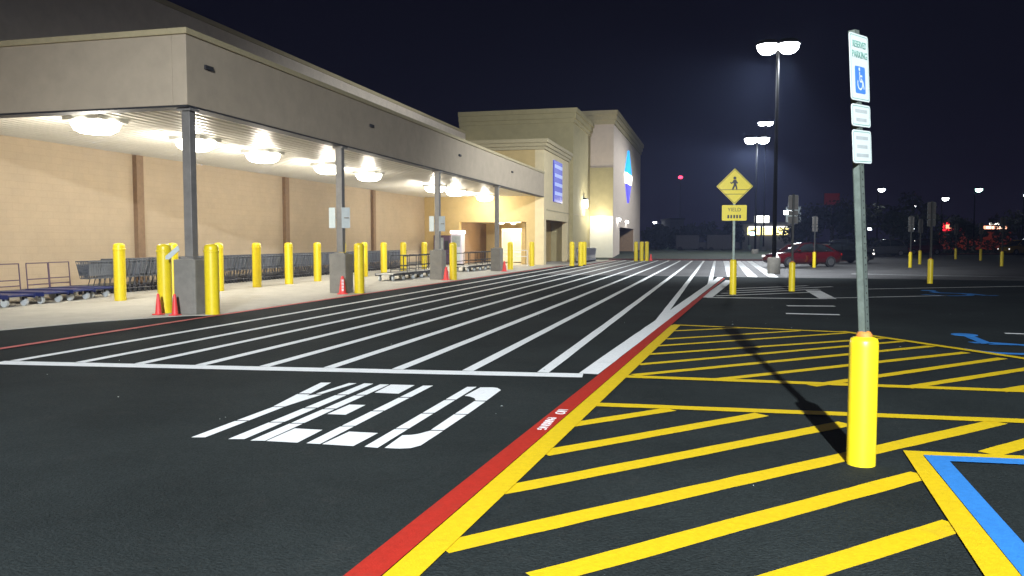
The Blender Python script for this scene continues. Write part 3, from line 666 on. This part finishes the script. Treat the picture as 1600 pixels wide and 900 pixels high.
for x,yy in [(-12.55,29.9+1.05*i) for i in range(5)]+[(-12.5,39.6+1.05*i) for i in range(6)]:
    o = fw if k == 0 else copy_tree(fw); o.location = (x,yy,.012); o.rotation_euler = (0,0,R(-90+random.uniform(-2,2)))
    o['label'] = ('pale low flatbed cart in the row between the second and third columns' if k < 5 else 'pale low flatbed cart in the row past the third column'); o['group'] = 'pale flatbed carts in rows' + (' before the third column' if k < 5 else ' past the third column'); k += 1
rr = thing('corral_rail','thin dark cart rail with posts under the canopy beyond the third column','railing', (-13.3,40,0))
for yy in (33,36.2,39.4,42.6,45.8,49): MB().tube((-13.3,yy,.012),(-13.3,yy,.92),.025,8).build('post','dark', rr)
for z in (.5,.92): MB().tube((-13.3,33,z),(-13.3,49,z),.022,8).build('rail','dark', rr)
rr = thing('door_rail','white double rail standing before the sliding door','railing', (-12.6,48.4,0))
for x in (-13.2,-12.3,-11.3): MB().tube((x,48.4,.012),(x,48.4,1.0),.025,8).build('post','alu', rr)
for z in (.62,1.0): MB().tube((-13.2,48.4,z),(-11.3,48.4,z),.025,8).build('rail','alu', rr)
# machines by the wall under the canopy
t = thing('vending_machine','dark purple vending machine against the ochre wall under the canopy','vending machine', (-17.3,50.6,0))
MB().box(-18.1,-16.95,50.2,51.1,.06,1.95).build('cabinet','purple', t, .03); MB().box(-18.0,-17.4,50.17,50.2,.5,1.8).build('front_panel','sign_grey', t); MB().box(-17.32,-17.05,50.17,50.2,1.0,1.6).build('keypad','dark', t); MB().box(-18.05,-17.0,50.3,51,0.012,.06).build('foot','black', t)
t = thing('kiosk_machine','tall pale lavender machine beside the purple vending machine','vending machine', (-16.2,49.6,0))
MB().box(-16.6,-15.85,49.3,50.0,.1,2.05).build('cabinet','lav', t, .04); MB().box(-16.63,-15.82,49.27,50.03,2.05,2.25).build('top_sign','lit_white', t, .02); MB().box(-16.5,-15.95,49.27,49.3,1.2,1.9).build('screen','sign_grey', t); MB().box(-16.5,-15.95,49.27,49.3,.3,1.0).build('door','sign_white', t); MB().box(-16.55,-15.9,49.35,49.95,.012,.1).build('foot','black', t)

# ================================================================== LAMP POLES
def lamp_pole(label, base, h, group, heads, lens='pole_lens', hs=1.0, off=.47):
    t = thing('lamp_post', label, 'street lamp', (base[0],base[1],0), 0, group); x,y_ = base[0],base[1]
    MB().lathe([(.3,0),(.3,.75),(.27,.8)], (x,y_,0), 16).build('footing','pedestal', t)
    MB().tube((x,y_,.8),(x,y_,h+.1),.10,10,.065).build('pole','pole_dark', t)
    for dx_,dy_ in heads:
        cx_,cy_ = x+dx_*off*hs, y_+dy_*off*hs; r = .5*hs
        MB().bar((x,y_,h+.05),(cx_,cy_,h+.05),.07).build('arm','dark', t)
        hd_ = MB().lathe([(r*1.08,h-.05),(r*1.08,h+.02),(r*.8,h+.16*hs),(r*.3,h+.22*hs)], (cx_,cy_,0), 16).build('lamp_head','dark', t)
        MB().lathe([(r*.3,h-.05-.42*hs),(r*.65,h-.05-.36*hs),(r*.9,h-.05-.2*hs),(r,h-.05)], (cx_,cy_,0), 16).build('lens', lens, hd_)
    return t
COOL = (.90,.95,1.0)
GL = 'lamp posts along the parking lot'
t = lamp_pole('tall lamp post behind the viewer lighting the foreground', (2.6,-17), 11, GL, ((0,1),), off=.9)
lamp('lot_lamp','SPOT',(2.6,-16.1,10.2),P_REAR,t,COOL,.2,R(77),(.1,.1,0),1.0)
t = lamp_pole('nearest and brightest lamp post, twin heads high over the lot', (2.75,40.4), 10.9, GL, ((1,0),(-1,0)))
for k in (-.55,.55): lamp('lot_lamp','SPOT',(2.75+k,40.4,10.05),P_POLE/2,t,COOL,.3,R(158),(-3.5+k,46.5,0),.5)
p = D(1180,376,74)
t = lamp_pole('second lamp post, large glowing head lower in the sky', (p.x,p.y), 11.0, GL, ((1,0),(-1,0)), hs=1.15)
for k in (-.65,.65): lamp('lot_lamp','SPOT',(p.x+k,p.y,10.0),P_FAR/2,t,COOL,.3,R(165),(p.x-4+k,p.y-1,0),.4)
p = D(1193,376,108); lamp_pole('third lamp post, small glow just above the second', (p.x,p.y), 17.4, GL, ((1,0),(-1,0)), hs=1.0)
# distant lamps
for px,py,dep,lens,l,hs in ((1370,296,120,'far_lens','far white lamp just right of the near sign post',1.0),(1470,310,125,'far_lens','far white lamp above the red lit sign',1.0),(1521,296,115,'green_lens','far greenish lamp on a visible pole',1.0),
     (1597,305,125,'far_lens','far white lamp at the right picture edge',1.0),(1425,322,150,'far_lens','dim far lamp between dark trees',.6),(1355,357,140,'far_lens','low far lamp beside the near sign post',.8),(1042,369,150,'green_lens','low greenish white lamp on the dark bank',1.2),(1020,347,210,'far_lens','small far lamp just right of the store',1.0),(1170,363,135,'green_lens','bright white lamp left of the yellow lit store',1.3),(1425,357,140,'far_lens','low dim lamp left of the pinkish car',.6),(1305,394,70,'far_lens','low car lamp beside the dark car',.25)):  # last entry is a car lamp, built on a small post
    p = D(px,py,dep); q = D(px,376,dep)
    lamp_pole(l, (q.x,q.y), p.z+.1, 'distant lamps beyond the lot', ((1,0),), lens, hs)

# ================================================================== CARS
def loft(mb, secs, smooth=True):
    n = len(secs[0]); vs = [p for s in secs for p in s]
    mb.add(vs, [(k*n+i,k*n+(i+1)%n,(k+1)*n+(i+1)%n,(k+1)*n+i) for k in range(len(secs)-1) for i in range(n)], smooth)
    mb.add(secs[0], [tuple(range(n))[::-1]]); mb.add(secs[-1], [tuple(range(n))])
def make_car(label, paint, suv=0):
    t = thing('parked_car', label, 'car', (0,0,0), 0, 'cars parked on the lot'); hh_ = .28*suv
    body = MB(); secs = []
    for x,w,z0,z1 in ((-2.28,.62,.38,.60),(-2.2,.78,.26,.70),(-1.9,.86,.22,.80),(-1.2,.90,.20,.88),(-.7,.91,.20,.93),(.6,.91,.20,.95),(1.5,.90,.22,.97),(2.05,.86,.26,.96),(2.25,.78,.32,.88),(2.3,.66,.42,.74)):
        z1 += hh_*.5; secs.append([Vector((x,a*w,z)) for a,z in ((-.86,z0),(-.98,z0+.12),(-1,(z0+z1)/2),(-.95,z1-.06),(-.8,z1),(0,z1+.025),(.8,z1),(.95,z1-.06),(1,(z0+z1)/2),(.98,z0+.12),(.86,z0))])
    loft(body, secs); b = body.build('body', paint, t)
    g = MB(); secs = []; zb = .92+hh_*.5
    for x,w,z1 in ((-1.15,.80,zb),(-.35,.70,1.36+hh_),(.2,.68,1.43+hh_),(.85,.67,1.40+hh_),(1.35+.4*suv,.68,1.22+hh_),(1.95,.74,zb+.02)):
        secs.append([Vector((x,-.82,zb-.02)),Vector((x,-w,z1)),Vector((x,0,z1+.03)),Vector((x,w,z1)),Vector((x,.82,zb-.02))])
    loft(g, secs); g.build('windows','glass', t)
    r_ = MB(); secs = []
    for x,w,z1 in ((-.42,.64,1.355+hh_),(.2,.66,1.45+hh_),(.85,.65,1.42+hh_),(1.18+.4*suv,.64,1.32+hh_)): secs.append([Vector((x,-w,z1)),Vector((x,-w*.7,z1+.03)),Vector((x,0,z1+.045)),Vector((x,w*.7,z1+.03)),Vector((x,w,z1)),Vector((x,0,z1-.03))])
    loft(r_, secs); r_.build('roof', paint, t)
    for s in (-1,1):
        pr_ = MB(); pr_.bar((-1.1,s*.80,zb),(-.36,s*.70,1.38+hh_),.05); pr_.bar((.35,s*.83,zb),(.35,s*.70,1.42+hh_),.06,.04); pr_.bar((1.9,s*.75,zb),(1.2+.4*suv,s*.68,1.33+hh_),.07); pr_.build('pillar', paint, t)
        MB().box(-.85,-.68,s*.92-.07,s*.92+.07,.95+hh_*.5,1.06+hh_*.5).build('mirror', paint, t, .03)
        MB().box(-2.24,-2.05,s*.62-.15,s*.62+.15,.60,.72).build('headlight','headlamp', t, .03)
        MB().box(2.12,2.29,s*.62-.14,s*.62+.14,.70,.84).build('taillight','taillamp', t, .02)
        for x in (-1.4,1.4):
            w_ = MB().tube((x,s*.74,.33),(x,s*.93,.33),.33,20).build('wheel','black', t); MB().tube((x,s*.925,.33),(x,s*.94,.33),.21,12).build('rim','rim', w_)
    MB().box(-2.31,-2.24,-.45,.45,.30,.42).build('grille','dark', t); MB().box(2.28,2.315,-.26,.26,.58,.70).build('number_plate','sign_white', t)
    return t
red = make_car('red sedan parked beyond the hatched island','car_red'); red.location = G(1252,417); red.rotation_euler = (0,0,R(28))
for px,py,rz,pm,su,l in ((1312,411,205,'car_black',0,'black car parked just right of the red sedan'),(1325,401,190,'car_silver',1,'silver car behind the near sign post'),(1380,400,12,'car_silver',1,'grey car right of the near sign post'),(1438,398,20,'car_red',1,'far reddish car behind the pair of yellow bollards'),(1592,398,30,'car_yellow',1,'far yellow car at the right picture edge')):
    c = make_car(l, pm, su); c.location = G(px,py); c.rotation_euler = (0,0,R(rz))

# ================================================================== BEYOND THE LOT
def billboard(name, label, cat, px0, px1, py0, py1, dep, m, pole=True, group=None, th=.4):
    a = D(px0,py1,dep); b = D(px1,py0,dep); c = (a+b)/2; w = (b-a).dot(_r)/2
    t = thing(name, label, cat, (c.x,c.y,0), YAW, group); t.rotation_euler = (0,0,0)
    q = lambda u, d: c+_r*u+_fh*d
    pts = [q(-w,0),q(w,0),q(w,th),q(-w,th)]
    MB().prism([(p.x,p.y) for p in pts], a.z, b.z).build('panel', m, t)
    for u in (-w,w): p = q(u,th/2); MB().box(p.x-.12,p.x+.12,p.y-.12,p.y+.12,a.z-.1,b.z+.1).build('edge_frame','dark', t)
    if pole: MB().tube((c.x+_fh.x*th/2,c.y+_fh.y*th/2,0),(c.x+_fh.x*th/2,c.y+_fh.y*th/2,a.z),.18,8).build('pole','steel', t)
    return t
billboard('pole_sign','lit white pole sign above the yellow lit store','sign', 1179,1202,337,348,140,'lit_white')
billboard('pole_sign','lit white pole sign right of the yellow lit store','sign', 1228,1252,323,347,150,'sign_white')
for k,(a,b,c,d) in enumerate(((1232,1246,319,325),(1225,1238,329,335))): billboard('neon_sign',['upper','lower'][k]+' small bright neon sign beside the white pole sign','sign', a,b,c,d,145,'far_lens', False)
billboard('lit_sign','red oval lit sign glowing at the far right','sign', 1473,1503,347,361,140,'lit_red')
t = billboard('lit_sign_core','orange lettering glow on the red lit sign','sign', 1478,1500,351,357,139.4,'lit_core', False)
billboard('dim_sign','dim dark red sign above the dark trees','sign', 1288,1312,302,320,190,'dim_red')
def shop(name, label, px0, px1, pytop, dep, m, bands, depth=12):
    a = D(px0,376,dep); b = D(px1,376,dep); c = (a+b)/2; w = (b-a).dot(_r)/2; zt = D(px0,pytop,dep).z
    t = thing(name, label, 'building', (c.x,c.y,0)); q = lambda u, d: c+_r*u+_fh*d
    MB().prism([(p.x,p.y) for p in (q(-w,0),q(w,0),q(w,depth),q(-w,depth))], -.05, zt).build('wall', m, t)
    MB().prism([(p.x,p.y) for p in (q(-w-.3,-.3),q(w+.3,-.3),q(w+.3,depth),q(-w-.3,depth))], zt, zt+.35).build('roof','dark', t)
    for x0,x1,y0,y1,mm,nm in bands:
        A = D(x0,y1,dep); B = D(x1,y0,dep); u0 = (A-c).dot(_r); u1 = (B-c).dot(_r)
        MB().prism([(p.x,p.y) for p in (q(u0,-.25),q(u1,-.25),q(u1,.05),q(u0,.05))], A.z, B.z).build(nm, mm, t)
    return t
shop('roadside_shop','far shop with a glowing yellow band along its front', 1160,1246,350,150,'far_wall', [(1168,1207,355.5,367,'lit_yellow','light_band'),(1210,1231,355.5,367,'lit_yellow','light_band'),(1170,1238,353.8,355.3,'lit_white','light_strip')])
shop('restaurant','far red walled restaurant with a white lit sign', 1518,1580,362,145,'brick', [(1537,1572,353,358,'lit_core','sign_glow'),(1540,1570,354,357,'lit_white','lit_sign'),(1546,1560,348.5,351.5,'lit_white','lit_sign')])
shop('grey_building','low dim grey building on the dark skyline right of the store', 1047,1068,343,200,'far_wall', [])
def van(px, py, dep, label):
    p = D(px,376,dep); t = thing('parked_van', label, 'van', (p.x,p.y,0)); x,y_ = p.x,p.y
    MB().box(x-1.7,x+1.6,y_-1,y_+1,.4,2.4).build('cargo_box','far_wall', t, .1); MB().box(x+1.62,x+2.7,y_-.95,y_+.95,.4,1.35).build('cab','far_wall', t, .15); MB().box(x+1.62,x+2.2,y_-.85,y_+.85,1.35,2.1).build('windows','glass', t, .1)
    for q in (-1.1,1.9):
        for s in (-1,1): MB().tube((x+q,y_+s*.85,.36),(x+q,y_+s*1.02,.36),.36,14).build('wheel','black', t)
van(1075,370,118,'dim pale van on the dark bank left of the crossing sign'); van(1124,370,112,'dim pale van on the dark bank behind the crossing sign')
t = thing('radio_mast','thin far mast with a red beacon left of the crossing sign','mast', D(1062,376,320)); t.location.z = 0
x,y_ = t.location.x, t.location.y; zt = D(1062,277,320).z
MB().tube((x,y_,0),(x,y_,zt-.6),.25,6,.1).build('mast_pole','dark', t); MB().lathe([(.3,zt-.6),(.9,zt-.3),(.9,zt+.3),(.3,zt+.6)], (x,y_,0), 10).build('beacon','red_lens', t)
# trees
def tree(label, px, pytop, dep, w, m='leaf', name='tree'):
    p = D(px,376,dep); zt = D(px,pytop,dep).z; t = thing(name, label, 'tree', (p.x,p.y,0), 0, 'dark trees beyond the lot'); c = p; rnd = random.Random(int(px*7+dep))
    tr = MB().tube((c.x,c.y,-.1),(c.x+.1,c.y,zt*.55),.22,8,.12)
    for k in range(5): a = k*1.3; tr.tube((c.x+.05,c.y,zt*.35),(c.x+math.cos(a)*w*.6,c.y+math.sin(a)*w*.6,zt*(.6+.06*k)),.09,6,.03)
    tr.build('trunk','bark', t)
    cl = [(rnd.uniform(-.75,.75)*w, rnd.uniform(-.75,.75)*w, zt*rnd.uniform(.34,.84), w*rnd.uniform(.28,.48)) for _ in range(11)]
    cm = MB()
    for _ in range(950):
        x,y_,z,r = rnd.choice(cl); d = Vector((rnd.gauss(0,1),rnd.gauss(0,1),rnd.gauss(0,.8))).normalized()*r*rnd.uniform(.5,1.05)
        q = Vector((c.x+x,c.y+y_,min(z+d.z,zt)))+Vector((d.x,d.y,0)); a = Vector((rnd.gauss(0,1),rnd.gauss(0,1),rnd.gauss(0,1))).normalized(); b = a.orthogonal().normalized(); s = rnd.uniform(.18,.42)
        cm.add([q-a*s,q+b*s*.6,q+a*s,q-b*s*.6],[(0,1,2,3)])
    cm.build('crown', m, t)
for px,pyt,dep,w,l in ((1262,322,118,3.6,'dark tree right of the white pole sign'),(1300,306,124,5.0,'tallest dark tree behind the red sedan'),(1335,318,120,4.2,'dark tree behind the near sign post'),(1395,318,126,4.0,'dark tree right of the near sign post'),(1420,300,132,4.6,'tall dark tree left of the far white lamp'),(1462,334,130,3.6,'low dark tree left of the red lit sign'),(1512,336,122,2.6,'small dark tree between red sign and restaurant'),(1592,330,130,4.0,'dark tree at the right picture edge'),
    (1025,352,125,3.2,'low dark tree right behind the store'),(1060,354,140,4.0,'low dark tree under the red beacon'),(1095,350,135,3.6,'low dark tree left of the crossing sign'),(1128,346,128,3.4,'low dark tree behind the crossing sign'),(1146,354,170,2.0,'low dark tree left of the yellow lit shop')):
    tree(l, px, pyt, dep, w, 'leaf' if int(px)%2 else 'leaf_dark')
hd_ = MB(); rnd = random.Random(3)
for i in range(5200):
    x = rnd.uniform(15,85); w_ = abs(math.sin(x*.9))*.4
    q = Vector((x,106.5+rnd.gauss(0,.7),rnd.uniform(.05,1.55+w_))); a = Vector((rnd.gauss(0,1),rnd.gauss(0,1),rnd.gauss(0,1))).normalized(); b = a.orthogonal().normalized(); s = rnd.uniform(.12,.3)
    hd_.add([q-a*s,q+b*s*.6,q+a*s,q-b*s*.6],[(0,1,2,3)])
hd_.build('hedge','leaf', kind='stuff', label='dark clipped hedge along the far edge of the lot', category='hedge')

# ================================================================== NIGHT HAZE
def haze(density):
    m = bpy.data.materials.new('haze'); m.use_nodes = True; n = m.node_tree; n.nodes.clear()
    o = n.nodes.new('ShaderNodeOutputMaterial'); v = n.nodes.new('ShaderNodeVolumePrincipled'); v.inputs['Density'].default_value = density
    v.inputs['Color'].default_value = (.45,.56,1,1); v.inputs['Anisotropy'].default_value = .5; n.links.new(v.outputs[0], o.inputs['Volume'])
    MB().box(-200,260,-60,360,-1.5,40).build('haze', m, kind='stuff')
HAZE = .0009
if HAZE: haze(HAZE)
